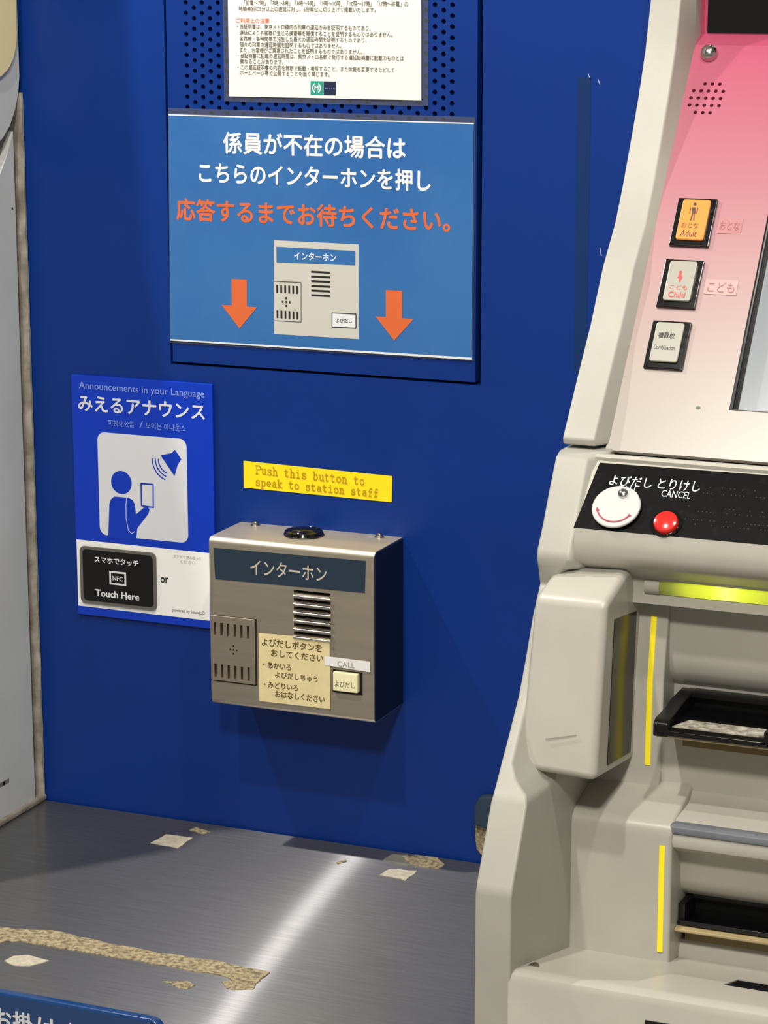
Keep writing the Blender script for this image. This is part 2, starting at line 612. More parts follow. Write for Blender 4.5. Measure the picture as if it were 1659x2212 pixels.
win = plate('window_1', L, [(-0.0085, 1.09), (-0.0075, 0.706), (-0.0105, 0.690), (-0.017, 0.675), (-0.027, 0.661), (-0.041, 0.650), (-0.058, 0.643), (-0.105, 0.641), (-0.105, 1.09)],
            -0.006, 0.003, GREYWALL, bevel=0.001)
tag(win, 'rounded grey window surround at the upper left', kind='structure')
plate('ivory_ring', L, [(-0.0145, 1.09), (-0.0145, 0.745), (-0.0165, 0.733), (-0.0225, 0.721), (-0.032, 0.712), (-0.045, 0.706), (-0.104, 0.705), (-0.104, 0.742), (-0.070, 0.742),
                        (-0.060, 0.747), (-0.054, 0.756), (-0.051, 0.77), (-0.051, 1.09)], 0.003, 0.0065, IVORY, win, bevel=0.0022, segs=3)
plate('window_pane', L, [(-0.050, 1.08), (-0.050, 0.74), (-0.103, 0.74), (-0.103, 1.08)], 0.003, 0.0038, GLOSSBLACK, win)

# ---------------------------------------------------------------- access panel with its speaker grille
ap = plate('speaker_panel', W, rect(DX0 + 0.0021, DX1 - 0.0052, DZ0 + 0.0026, 1.045), -0.012, -0.0004, BLUE)
tag(ap, 'blue steel panel with perforated speaker grille, carrying the notice and the blue sign', 'panel')
px_ = 0.0093
nc = int(round((gx[1] - gx[0]) / (px_ * 0.866)))
pc = (gx[1] - gx[0]) / nc
holes = []
nx0, nx1, nz0 = 0.2173, 0.3983, 0.6943
for i in range(nc + 1):
    for j in range(18):
        x = gx[0] + i * pc
        z = 0.6802 + (j + (0.5 if i % 2 else 0)) * px_ - 0.0093
        if z < 0.668 or z > 0.835:
            continue
        if nx0 < x < nx1 and z > nz0 + 0.004:
            continue
        holes.append(circ(x, z, 0.0022, 10))
cut(ap, holes, W, -0.02, 0.005)
plate('backing_plate', W, rect(gx[0] - 0.004, gx[1] + 0.004, 0.655, 0.85), -0.0125, -0.0118, DARKGAP, ap)

# ---------------------------------------------------------------- notice sheet
nt_ = empty('notice_sheet', (0.3098, 0, 0.6915), 'white paper notice of small Japanese print in a clear sleeve above the blue sign', 'notice')
nb = 0.6915
plate('paper', W, [(0.2153,0.6911), (0.401,0.6917), (0.4004, 0.87), (0.2153, 0.87)], 0.0008, 0.0012, PAPER, nt_)
plate('sleeve', W, rect(0.2099, 0.407, nb - 0.005, 0.875), 0.0002, 0.0006, CLEAR, nt_)
SM = [('「初電～7時」「7時～8時」「8時～9時」「9時～10時」「10時～17時」「17時～終電」の', 0.2315,0.3886,0.7712,0.776),
      ('時間帯別に5分以上の遅延に対し、5分単位に切り上げて掲載いたします。', 0.2261,0.3582,0.766,0.7706),
      ('ご利用上の注意', 0.2232,0.256,0.7559,0.7602),
      ('・当証明書は、東京メトロ線内の列車の遅延のみを証明するものであり、', 0.2241,0.3536,0.7504,0.755),
      ('遅延によりお客様に生じる損害等を賠償することを証明するものではありません。', 0.2266,0.374,0.7451,0.7497),
      ('各路線・各時間帯で発生した最大の遅延時間を証明するものであり、', 0.2265,0.3496,0.74,0.7446),
      ('個々の列車の遅延時間を証明するものではありません。', 0.2264,0.3255,0.7348,0.7394),
      ('また、お客様がご乗車されたことを証明するものではありません。', 0.2264,0.3456,0.7299,0.7345),
      ('・当証明書に記載の遅延時間は、東京メトロ各駅で発行する遅延証明書に記載のものとは', 0.2243,0.3847,0.725,0.7296),
      ('異なることがあります。', 0.2266,0.2695,0.72,0.7246),
      ('・この遅延証明書の内容を無断で転載・複写すること、また体裁を変更するなどして', 0.2241,0.3762,0.7148,0.7194),
      ('ホームページ等で公開することを固く禁じます。', 0.2264,0.3141,0.7099,0.7145)]
for k, (s, *bx) in enumerate(SM):
    text(W, s, *bx, 0.0014, REDINK if k == 2 else GREYINK, nt_, bold=0.014 if k != 2 else 0.02)
lg = plate('emblem', W, [(0.2956,0.7062),(0.3079,0.7062),(0.3078,0.694),(0.2954,0.6941)], 0.0012, 0.00135, TEAL, nt_)
em = []
for sgn in (-1, 1):
    pts = [(sgn * 0.0037 * math.cos(t), 0.0042 * math.sin(t)) for t in [-1.1 + 2.2 * i / 8 for i in range(9)]]
    em += stroke(pts, 0.0011)
em += stroke([(-0.0016, -0.0018), (-0.0016, 0.0020), (0.0, 0.0), (0.0016, 0.0020), (0.0016, -0.0018)], 0.0008)
ec = (0.3014,0.7002)
flats('emblem_mark', W, [[(a + ec[0], b + ec[1]) for a, b in p] for p in em], 0.0015, WHITEINK, lg)
lg2 = plate('emblem', W, [(0.3082,0.7062),(0.32,0.7061),(0.3199,0.6941),(0.3081,0.694)], 0.0012, 0.00135, NAVYINK, nt_)
text(W, '東京メトロ', 0.3092,0.319,0.6993,0.701, 0.0015, PALEBLUEINK, lg2, 0.0)

# ---------------------------------------------------------------- laminated blue sign
sg = empty('laminated_sign', (0.301, 0, 0.4675), 'light blue laminated sign with white and orange Japanese print and two orange arrows', 'sign')
plate('sheet', W, [(0.1538,0.6731),(0.45,0.6728),(0.4492,0.4683),(0.1511,0.4675)], 0.0008, 0.0013, SIGNBLUE, sg)
plate('laminate', W, [(0.153,0.6793),(0.451,0.6784),(0.4503,0.4655),(0.1501,0.4642)], 0.0002, 0.0007, CLEAR, sg)
for e_ in ([(0.1538,0.6737),(0.45,0.6734),(0.45,0.6724),(0.1538,0.6727)], [(0.1511,0.4677),(0.4492,0.4687),(0.4492,0.4667),(0.1511,0.4664)]):
    plate('laminate_edge', W, e_, 0.0007, 0.0014, WHITEINK, sg)
text(W, '係員が不在の場合は', 0.2084,0.3867,0.6398,0.6598, 0.0015, WHITEINK, sg, 0.024)
text(W, 'こちらのインターホンを押し', 0.1836,0.4103,0.6127,0.632, 0.0015, WHITEINK, sg, 0.024)
text(W, '応答するまでお待ちください。', 0.1597,0.4287,0.5778,0.5985, 0.0015, ORANGEINK, sg, 0.024)
pic = flats('picture', W, [[(0.2581,0.5639),(0.3413,0.5638),(0.341,0.4788),(0.2571,0.4786)]], 0.00145, PICGREY, sg)
flats('picture_band', W, [[(0.2606,0.5582),(0.3382,0.5577),(0.3381,0.5449),(0.2606,0.5441)]], 0.0016, SIGNBLUE, pic)
text(W, 'インターホン', 0.2782,0.3196,0.5474,0.5545, 0.0017, WHITEINK, pic, 0.02)
sl = []
for k in range(6):
    a, b = (0.2948,0.5372)
    a2, b2 = (0.2946,0.5161)
    z = b + (b2 - b) * k / 5
    sl += [rect(a, 0.3134, z - 0.0009, z + 0.0009)]
for k in range(6):
    x = 0.261 + (0.2808 - 0.2609) * k / 5
    for z0, z1 in ((0.5165, 0.5236), (0.4933, 0.5005)):
        sl.append(rect(x - 0.0009, x + 0.0009, z0, z1))
cc = (0.2699,0.5085)
for dx, dz in ((0, 0), (0.0035, 0), (-0.0035, 0), (0, 0.0035), (0, -0.0035)):
    sl.append(rect(cc[0] + dx - 0.0008, cc[0] + dx + 0.0008, cc[1] + dz - 0.001, cc[1] + dz + 0.001))
sl += stroke([(0.2581,0.5268),(0.2848,0.5269),(0.2845,0.4911),(0.2577,0.4909)], 0.0005)
flats('picture_slots', W, sl, 0.0016, BLACKINK, pic)
flats('picture_button', W, [[(0.3148,0.5014),(0.3391,0.5017),(0.339,0.4881),(0.3147,0.4878)]], 0.0016, BLACKINK, pic)
flats('picture_button', W, [[(0.3157,0.5006),(0.3381,0.5008),(0.3381,0.4889),(0.3156,0.4887)]], 0.0017, WHITEINK, pic)
text(W, 'よびだし', 0.3189,0.3347,0.4929,0.4967, 0.0018, BLACKINK, pic, 0.02)
flats('arrow', W, [[(0.215,0.5268),(0.2307,0.5269),(0.2303,0.5023),(0.2404,0.502),(0.2225,0.4817),(0.2047,0.5023),(0.2151,0.5026)]], 0.0016, ORANGEINK, sg)
flats('arrow', W, [[(0.3676,0.5244),(0.3832,0.5244),(0.3832,0.5),(0.3941,0.4998),(0.3756,0.4796),(0.3577,0.5002),(0.3676,0.5002)]], 0.0016, ORANGEINK, sg)

# ---------------------------------------------------------------- announcement poster
ps = empty('announcement_poster', (0.118, 0, 0.194), 'bright blue poster with a pictogram of a person holding a phone, left of the intercom', 'poster')
Q0 = [(0.046,0.4273),(0.1938,0.429),(0.1891,0.1954),(0.0456,0.1946)]
plate('board', W, rect(0.0465 - 0.0005, 0.1943 + 0.0005, 0.1946, 0.4284), 0.0, 0.004, POSTERBLUE, ps, bevel=0.0008)
text(W, 'Announcements in your Language', 0.0546,0.1869,0.4135,0.4223, 0.0043, PALEBLUEINK, ps, 0.004)
text(W, 'みえるアナウンス', 0.0531,0.1871,0.3941,0.4095, 0.0043, POSTERWHITE, ps, 0.022)
text(W, '可視化公告', 0.085,0.1126,0.3817,0.3879, 0.0043, PALEBLUEINK, ps, 0.0)
text(W, '/', 0.118,0.1219,0.3819,0.3889, 0.0043, PALEBLUEINK, ps, 0.0)
text(W, '보이는 아나운스', 0.1248,0.1666,0.382,0.3882, 0.0043, PALEBLUEINK, ps, 0.0)
wsq = flats('pictogram_field', W, [rrect(0.0729, 0.1673, 0.2756, 0.3751, 0.0075)], 0.0042, POSTERWHITE, ps)
pg = [circ(*(0.0975,0.3283), 0.0111, 24, 0.0113)]
pg.append([(0.0818,0.273),(0.084,0.3066),(0.0859,0.3112),(0.0894,0.314),(0.1048,0.3142),(0.1092,0.3123),(0.1116,0.308),(0.1123,0.2987),(0.1219,0.3069),(0.1254,0.3068),(0.127,0.3049),(0.1257,0.3005),(0.1135,0.2853),(0.112,0.2742)])
ph = [(0.1185,0.3289),(0.1313,0.3291),(0.131,0.307),(0.1185,0.3075),(0.1185,0.3289)]
pg += stroke(ph, 0.0014)
pg.append([(0.1398,0.3577),(0.1516,0.3608),(0.155,0.3643),(0.1616,0.3558),(0.1576,0.3496),(0.1542,0.3389)])
cxs = (0.1499,0.3538)
for r in (0.0125, 0.0157, 0.019):
    pts = [(cxs[0] + r * math.cos(math.radians(t)), cxs[1] + r * 1.05 * math.sin(math.radians(t))) for t in range(180, 256, 8)]
    pg += stroke(pts, 0.0012)
flats('pictogram', W, pg, 0.0043, POSTERBLUE, wsq)
flats('pictogram_arm_line', W, stroke([(0.1028,0.3136),(0.1019,0.3072),(0.1018,0.2937),(0.104,0.2822),(0.1074,0.2798),(0.1109,0.282)], 0.0006), 0.00445, POSTERWHITE, wsq)
bd = flats('white_band', W, [[(0.0472,0.2685),(0.1894,0.2681),(0.1882,0.2025),(0.0471,0.2031)]], 0.0042, POSTERBAND, ps)
tl = plate('touch_tile', W, rrect(0.0519, 0.1328, 0.2076, 0.2628, 0.005), 0.004, 0.0062, BLACK, ps)
frame('tile_rim', W, rrect(0.0514, 0.1333, 0.2072, 0.2632, 0.005), rrect(0.0545, 0.1304, 0.2099, 0.2605, 0.004), 0.005, 0.0066, GREYINK, tl)
text(W, 'スマホでタッチ', 0.0673,0.1153,0.2483,0.2547, 0.0065, WHITEINK, tl, 0.026)
a0, a1, b0, b1 = 0.0832,0.1012,0.2282,0.2414
frame('chip_icon', W, rect(a0, a1, b0, b1), rect(a0 + 0.0017, a1 - 0.0017, b0 + 0.0017, b1 - 0.0017), 0.0062, 0.0065, WHITEINK, tl)
text(W, 'NFC', 0.0867,0.0977,0.2324,0.2369, 0.0065, WHITEINK, tl, 0.02)
text(W, 'Touch Here', 0.0676,0.115,0.2152,0.2221, 0.0065, WHITEINK, tl, 0.024)
text(W, 'or', 0.137,0.1456,0.2346,0.2404, 0.0044, BLACKINK, bd, 0.024)
text(W, 'スマホで 読み取って', 0.1513,0.1806,0.2603,0.2634, 0.0044, PENCIL, bd, 0.0)
text(W, 'ください', 0.1586,0.1742,0.2556,0.2588, 0.0044, PENCIL, bd, 0.0)
text(W, 'powered by SoundUD', 0.1492,0.1835,0.2069,0.211, 0.0044, GREYINK, bd, 0.004)

# ---------------------------------------------------------------- yellow label, typewriter print with slab serifs
yl = plate('yellow_label', W, [(0.2242,0.3582),(0.3731,0.3557),(0.3726,0.3317),(0.2241,0.333)], 0.0, 0.0006, YELLOW)
tag(yl, 'yellow strip label with English print on the wall above the intercom', 'label')
ARC = [(-1, 0), (-0.7, 0.7), (0, 1), (0.7, 0.7), (1, 0), (0.7, -0.7), (0, -1), (-0.7, -0.7)]


def oval(cx, cy, rx, ry, a0=0, a1=360):
    n = 10
    return [(cx + rx * math.cos(math.radians(a0 + (a1 - a0) * i / n)), cy + ry * math.sin(math.radians(a0 + (a1 - a0) * i / n))) for i in range(n + 1)]


G = {
    'P': [[(.12, 0), (.12, .7)], [(.02, .7), (.34, .7)] + oval(.34, .53, .15, .17, 90, -90) + [(.12, .36)], [(.02, 0), (.26, 0)]],
    'u': [[(.02, .47), (.13, .47), (.13, .13)] + oval(.26, .13, .13, .12, 180, 340), [(.3, .47), (.41, .47), (.41, 0), (.5, 0)]],
    's': [oval(.25, .36, .16, .11, 20, 240) + oval(.27, .12, .16, .12, 80, -160), [(.41, .47), (.41, .36)], [(.09, 0), (.09, .12)]],
    'h': [[(.02, .7), (.12, .7), (.12, 0)], [(.02, 0), (.2, 0)], oval(.25, .33, .13, .14, 180, 0) + [(.38, 0)], [(.3, 0), (.48, 0)]],
    't': [[(.17, .64), (.17, .12)] + oval(.28, .12, .11, .12, 180, 340), [(.04, .47), (.38, .47)]],
    'i': [[(.1, .47), (.25, .47), (.25, 0)], [(.08, 0), (.42, 0)], [(.22, .66), (.28, .66)]],
    'b': [[(.02, .7), (.12, .7), (.12, 0)], oval(.28, .235, .16, .235)],
    'o': [oval(.25, .235, .19, .235)],
    'n': [[(.02, .47), (.12, .47), (.12, 0)], [(.02, 0), (.2, 0)], oval(.25, .33, .13, .14, 180, 0) + [(.38, 0)], [(.3, 0), (.48, 0)]],
    'p': [[(.02, .47), (.12, .47), (.12, -.22)], [(.02, -.22), (.24, -.22)], oval(.28, .235, .16, .235)],
    'e': [[(.07, .25), (.43, .25)] + oval(.25, .25, .18, .22, 0, 310)],
    'a': [oval(.24, .34, .13, .13, 150, 0) + [(.37, 0), (.46, 0)], oval(.22, .14, .15, .13)],
    'k': [[(.02, .7), (.12, .7), (.12, 0)], [(.02, 0), (.2, 0)], [(.12, .18), (.36, .47)], [(.28, .47), (.46, .47)], [(.2, .28), (.38, 0)], [(.3, 0), (.48, 0)]],
    'f': [oval(.31, .56, .11, .14, 30, 180) + [(.2, 0)], [(.08, .42), (.38, .42)], [(.08, 0), (.34, 0)]],
}


def slab(line, a0, b0, a1, b1, size, parent):
    """a: start/end x, b: baseline heights"""
    n = len(line)
    pitch = (a1 - a0) / (n - 0.12)
    polys = []
    for k, ch in enumerate(line):
        for st in G.get(ch, []):
            pts = [(a0 + (k + x * 1.75) * pitch, b0 + (b1 - b0) * k / n + y * size) for x, y in st]
            polys += stroke(pts, 0.0010)
    flats('lettering', W, polys, 0.0008, OLIVEINK, parent)


q0, q1 = (0.2366,0.3472), (0.3464,0.3454)
slab('Push this button to', q0[0], q0[1], q1[0], q1[1], 0.0108, yl)
q0, q1 = (0.2362,0.3362), (0.3601,0.3356)
slab('speak to station staff', q0[0], q0[1], q1[0], q1[1], 0.0100, yl)

# ---------------------------------------------------------------- strip, torn tape and stop on the wall
t_ = plate('dark_strip', W, rect(0.5435, 0.5552, 0.462, 0.7141), 0.0, 0.0002, DARKSTRIP)  # thin strip, darker than the wall around it
tag(t_, 'thin dark vertical strip on the blue wall beside the ticket machine', 'tape')
t_ = plate('torn_tape', W, [(0.4553, 0.0405), (0.459, 0.0395), (0.472, 0.034), (0.474, 0.012), (0.462, 0.008), (0.4575, 0.013), (0.4560, 0.022)], 0.0, 0.0015, ADHESIVE)
tag(t_, 'torn tan tape remnant on the wall foot behind the ticket machine', 'tape')
t_ = plate('rubber_stop', W, [(0.4570, 0.038), (0.4575, 0.057), (0.462, 0.0665), (0.475, 0.069), (0.48, 0.034)], 0.0, 0.010, RUBBER, bevel=0.003)
tag(t_, 'dark teal rubber stop on the wall above the torn tan tape', 'stop')

# ---------------------------------------------------------------- intercom
ic = empty('intercom', (0.3017, -0.033, 0.1424), 'stainless steel intercom box with a call button screwed to the blue wall', 'intercom')
X0, X1, Z0, Z1 = 0.2204, 0.3832, 0.1424, 0.3000
R = 0.0055
pf = [(0, Z1), (-0.066 + R, Z1)]
pf += [(-0.066 + R - R * math.sin(math.radians(t)), Z1 - R + R * math.cos(math.radians(t))) for t in (15, 30, 45, 60, 75, 90)]
pf += [(-0.066 + R - R * math.cos(math.radians(t)), Z0 + R - R * math.sin(math.radians(t))) for t in (0, 15, 30, 45, 60, 75, 90)]
pf += [(0, Z0)]
body = extr('cover', pf, X0, X1, STEEL, ic, smooth=True)
slots = []
zc = [0.2571, 0.2185]
xs0, xs1 = 0.3046, 0.341
for k in range(6):
    z = zc[0] + (zc[1] - zc[0]) * k / 5
    slots.append(rect(xs0, xs1, z - 0.0016, z + 0.0018))
mz = [(0.2087, 0.2202), (0.1687, 0.181)]
# recess for the microphone plate and the key
mp_ = [(0.2199,0.2258),(0.2661,0.228),(0.2657,0.1662),(0.2216,0.1642)]
mx1 = 0.2662
mzt, mzb = 0.227, 0.1652
kx0, kx1, kz0, kz1 = 0.3424, 0.3719, 0.1671, 0.1891
cut(body, slots + [rect(X0 - 0.002, mx1 + 0.0012, mzb - 0.0008, mzt + 0.0006), rect(kx0, kx1, kz0, kz1)], I, -0.0075, 0.004)
back = box('slot_backing', (xs0 - 0.004, -0.0592, zc[1] - 0.006), (xs1 + 0.004, -0.0585, zc[0] + 0.006), DARKGAP, body)
for k in range(6):
    z = zc[0] + (zc[1] - zc[0]) * k / 5 - 0.0016
    extr('louver', [(-0.0655, z - 0.0004), (-0.0678, z - 0.0012), (-0.0683, z - 0.0020), (-0.0676, z - 0.0029), (-0.0655, z - 0.0036)], xs0, xs1, CHROME, ic, bevel=0.0003)
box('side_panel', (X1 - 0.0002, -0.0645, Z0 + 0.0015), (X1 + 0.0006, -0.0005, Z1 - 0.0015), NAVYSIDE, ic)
flats('name_band', I, [[(0.2247,0.2903),(0.3752,0.2921),(0.3742,0.2627),(0.2262,0.2611)]], 0.0002, NAVYBAND, ic)
text(I, 'インターホン', 0.2619,0.3374,0.2691,0.2832, 0.0004, BANDTEXT, ic, 0.006)
mic = plate('microphone_plate', I, rect(X0 + 0.0001, mx1 - 0.0008, mzb + 0.0004, mzt), -0.0065, 0.0006, STEELDK, ic, bevel=0.0005, smooth=False)
ms = []
for z0, z1 in mz:
    for k in range(6):
        x = 0.2253 + (0.2589 - 0.2253) * k / 5
        ms.append(rect(x - 0.0012, x + 0.0012, z0 - 0.0004, z1 + 0.0004))
mcx, mcz = (0.2439,0.1962)
for dx, dz in ((0, 0), (0.0032, 0), (-0.0032, 0), (0, 0.0037), (0, -0.0037)):
    ms.append(circ(mcx + dx, mcz + dz, 0.0010, 8))
cut(mic, ms, I, -0.006, 0.003)
plate('mic_backing', I, rect(X0 + 0.002, mx1 - 0.003, mzb + 0.002, mzt - 0.002), -0.0078, -0.0062, DARKGAP, mic)
note = flats('instruction_note', I, [[(0.2694,0.2151),(0.3399,0.217),(0.3402,0.1515),(0.2695,0.1508)]], 0.0005, NOTE, ic)
for s, bx in (('よびだしボタンを', (0.2725,0.3324,0.2037,0.211)), ('おしてください', (0.2817,0.3337,0.1945,0.2014)), ('・あかいろ', (0.2737,0.3017,0.1831,0.1892)),
              ('よびだしちゅう', (0.2856,0.328,0.1749,0.181)), ('・みどりいろ', (0.2741,0.3084,0.1645,0.1706)), ('おはなしください', (0.2854,0.3348,0.1564,0.163))):
    text(I, s, *bx, 0.0007, BROWNINK, note, 0.018)
tp = flats('call_tape', I, [[(0.335,0.2007),(0.3794,0.2004),(0.3796,0.1904),(0.3349,0.1923)]], 0.0008, TAPEWHITE, ic)
text(I, 'CALL', 0.3477,0.3645,0.1925,0.1976, 0.001, PENCIL, tp, 0.0)
plate('key_well', I, rect(kx0 + 0.0002, kx1 - 0.0002, kz0 + 0.0002, kz1 - 0.0002), -0.0074, -0.0030, GLOSSBLACK, ic)
key = plate('call_button', I, rect(0.3433, 0.3676, 0.1696, 0.1873), -0.004, 0.0022, KEYCREAM, ic, bevel=0.0012)
text(I, 'よびだし', 0.3458,0.3653,0.1739,0.1795, 0.0025, GREYINK, key, 0.0)


def T(a, b, h=0.0):
    return (a, b, Z1 + h)


dome = lathe('call_lamp', T, 0.2968, -0.0265, [(0.0178, 0.0), (0.0185, 0.0015), (0.0172, 0.0042), (0.0150, 0.0050), (0.0140, 0.0040), (0.0122, 0.0040), (0.0112, 0.0052), (0.008, 0.0064), (0.004, 0.0070), (0, 0.0072)], GLOSSBLACK, ic, 32)
for sx in (0.2395, 0.3640):
    sc_ = lathe('screw', T, sx, -0.0085, [(0.0045, 0), (0.0045, 0.0007), (0.0032, 0.0009), (0.0032, 0.0030), (0.0024, 0.0040), (0.0, 0.0042)], CHROME, ic, 14)

# ---------------------------------------------------------------- counter
ct = empty('counter', (0.31, -0.22, -0.75), 'brushed steel counter under the intercom with peeled tape marks', 'counter')
ctop = box('top', (0.0005, -0.4435, -0.03), (0.6195, -0.0028, 0.0), COUNTERM, ct, bevel=0.0008)
box('joint_filler', (0.0005, -0.0028, -0.03), (0.6195, -0.0002, -0.0016), DARKGAP, ct)
box('apron', (0.0005, -0.436, -0.749), (0.6195, -0.42, -0.03), GREYWALL, ct)
ro = random.Random(3)


def ragged(pts, n=4, amp=0.0012):
    out = []
    for (x0, y0), (x1, y1) in zip(pts, pts[1:] + pts[:1]):
        for k in range(n):
            t = k / n
            out.append((x0 + (x1 - x0) * t + (ro.uniform(-amp, amp) if k else 0), y0 + (y1 - y0) * t + (ro.uniform(-amp, amp) if k else 0)))
    return out


plate('adhesive_streak', C, ragged([(0.1342,-0.3091),(0.1617,-0.3044),(0.1805,-0.2977),(0.2286,-0.3022),(0.2874,-0.3071),(0.3396,-0.3025),(0.3927,-0.3076),(0.3908,-0.3239),(0.3917,-0.3327),(0.3806,-0.3374),(0.3639,-0.33),(0.3165,-0.328),(0.2618,-0.3286),(0.2064,-0.3291),(0.1672,-0.329),(0.1522,-0.3386)], 5, 0.0014), 0, 0.0009, ADHESIVE, ct)
plate('residue_patch', C, ragged([(0.1781,-0.3701),(0.1804,-0.3584),(0.1901,-0.3522),(0.2125,-0.3557),(0.2036,-0.3721),(0.1899,-0.3757)], 3, 0.0008), 0, 0.0006, PALEADH, ct)
plate('residue_patch', C, ragged([(0.3201,-0.3576),(0.3305,-0.3532),(0.3385,-0.3499),(0.3478,-0.3532),(0.3451,-0.3634),(0.3384,-0.3652),(0.3281,-0.3583)], 3, 0.001), 0, 0.0006, ADHESIVE, ct)
plate('residue_patch', C, ragged([(0.365,-0.3398),(0.3773,-0.3306),(0.3924,-0.3334),(0.3942,-0.3439),(0.3808,-0.3505),(0.3728,-0.3488)], 3, 0.0012), 0, 0.0007, ADHESIVE, ct)
plate('residue_patch', C, ragged([(0.1568,-0.0723),(0.1593,-0.0458),(0.1871,-0.0453),(0.1871,-0.0752)], 3, 0.001), 0, 0.0006, PALEADH, ct)
plate('residue_patch', C, ragged([(0.1744,-0.0269),(0.177,-0.0174),(0.1951,-0.0239),(0.1917,-0.0309)], 3, 0.0006), 0, 0.0006, ADHESIVE, ct)
plate('residue_patch', C, ragged([(0.3767,-0.0318),(0.3779,-0.0128),(0.3915,-0.0084),(0.4059,-0.03),(0.403,-0.0364)], 3, 0.001), 0, 0.0006, GREYDK, ct)
plate('residue_patch', C, ragged([(0.3891,-0.0161),(0.4003,-0.0074),(0.4204,-0.0056),(0.4329,-0.02),(0.4318,-0.0308),(0.4068,-0.0335)], 3, 0.0008), 0, 0.0010, ADHESIVE, ct)
plate('residue_patch', C, ragged([(0.3883,-0.0669),(0.3911,-0.0497),(0.4157,-0.0439),(0.4153,-0.0707),(0.405,-0.0675)], 3, 0.0012), 0, 0.0006, PALEADH, ct)
plate('residue_patch', C, ragged([(0.3393,-0.0526),(0.3446,-0.0425),(0.3469,-0.0468),(0.3415,-0.0556)], 2, 0.0003), 0, 0.0008, ADHESIVE, ct)

# ---------------------------------------------------------------- front sign on the counter edge
fs = empty('front_sign', (0.20, -0.448, -0.10), 'dark blue plate with white Japanese print along the counter edge at the bottom left', 'sign')
plate('board', D, rrect(0.02, 0.368, -0.10, 0.0124, 0.010), -0.0090, 0.0, FRONTSIGN, fs, bevel=0.0024, segs=4)
tx0, tz1 = (0.218,0.0022)
ccx = [(0.2185, 0.2344, 'お'), (0.2352, 0.2548, '掛'), (0.2581, 0.2754, 'け'), (0.2808, 0.2896, 'く'), (0.2921, 0.3104, 'だ'),
       (0.3128, 0.3284, 'さ'), (0.3309, 0.3473, 'い')]
for k, (a, b, ch) in enumerate(ccx):
    zt = -0.0008 - (0.0012 if ch in 'だけく' else 0) - (0.003 if ch == 'い' else 0)
    text(D, ch, a, b, zt - 0.0185, zt, 0.0003, WHITEINK, fs, 0.022)

# ---------------------------------------------------------------- ticket machine
tm = empty('ticket_machine', (0.84, -0.22, -0.75), 'cream and pink ticket machine with lit buttons and banknote slots', 'ticket machine')


def ypan(z):
    return -0.0266 - max(0.0, 0.7435 - z) * 0.71538


UF = [(-0.2500, 0.4490), (-0.2513, 0.4545), (-0.220, 0.4946), (-0.188, 0.5337), (-0.1595, 0.5755), (-0.1300, 0.6071), (-0.1115, 0.636), (-0.0942, 0.6672), (-0.0748, 0.7032), (-0.0585, 0.7394),
      (-0.0462, 0.7797), (-0.039, 0.82), (-0.034, 0.95)]


def upper_cheek(fx, name):
    rings = []
    for y, z in UF:
        rings.append([(fx(0.62), -0.001, z), (fx(0.62), y, z), (fx(0.6455), y, z), (fx(0.6530), max(ypan(z), y + 0.0045) + 0.0008, z), (fx(0.6530), -0.001, z)])
    return loft(name, rings, CREAM, tm, 0.0015, 3, 0.4)


upper_cheek(lambda x: x, 'upper_side_frame')
upper_cheek(lambda x: 1.673 - x, 'upper_side_frame')
LF = [(-0.2586, 0.4462, .6455), (-0.2670, 0.4425, .6455), (-0.2801, 0.4221, .6455), (-0.2950, 0.3963, .6455), (-0.3069, 0.3790, .6455), (-0.3078, 0.3720, .6455), (-0.3055, 0.3655, .640),
      (-0.3000, 0.3504, .629), (-0.3156, 0.3289, .628), (-0.3302, 0.3000, .628), (-0.3448, 0.2750, .628), (-0.3691, 0.2459, .628), (-0.381, 0.2330, .6285), (-0.389, 0.2235, .634), (-0.3965, 0.2150, .645), (-0.4026, 0.2091, .648),
      (-0.4310, 0.1560, .648), (-0.4340, 0.1480, .648), (-0.4345, 0.10, .648), (-0.4345, -0.749, .648)]


def lower_cheek(fx, name):
    rings = []
    for y, z, xi in LF:
        d = 0.006 if z > 0.36 else 0.052
        rings.append([(fx(0.62), -0.001, z), (fx(0.62), y, z), (fx(xi), y, z), (fx(max(xi + 0.0045, 0.6515)), y + d, z), (fx(0.657), max(y + d + 0.01, -0.326), z), (fx(0.657), -0.001, z)])
    return loft(name, rings, CREAM, tm, 0.0018, 3, 0.5)


lower_cheek(lambda x: x, 'lower_side_frame')
lower_cheek(lambda x: 1.673 - x, 'lower_side_frame')
XR = 1.0195

# upper panel (pink fading to cream) with the screen opening and the small speaker holes
pan = plate('upper_panel', P, rect(0.651, XR, 0.0, 0.3668), -0.022, 0.0, PINK, tm)
sx0, sb0 = (0.7411,0.0408)
scr_op = rect(sx0 + 0.0, 1.0, sb0 + 0.0, 0.2184)
sh = [(1140,655),(1197,652),(1255,655),(1070,710),(1128,708),(1185,707),(1243,708),(1302,712),(1058,765),(1113,765),(1172,767),(1230,767),(1288,768),(1045,822),(1103,822),(1160,822),(1216,822),(1277,824),(1090,877),(1147,875),(1205,877)]
sp0 = (0.6712,0.3163)
spx = (0.6835 - sp0[0]) / 2
spv = (0.3235 - 0.3032) / 3
spots = []
for r_, (b_, xs_) in enumerate(((2, (-0.5, 0.5, 1.5)), (1, (-2, -1, 0, 1, 2)), (0, (-2, -1, 0, 1, 2)), (-1, (-2, -1, 0, 1, 2)), (-2, (-1, 0, 1)))):
    for q in xs_:
        spots.append((sp0[0] + q * spx + (0.0010 if r_ == 1 else 0), sp0[1] + b_ * spv))
cut(pan, [scr_op] + [circ(a, b, 0.0016, 10) for a, b in spots], P, -0.016, 0.004)
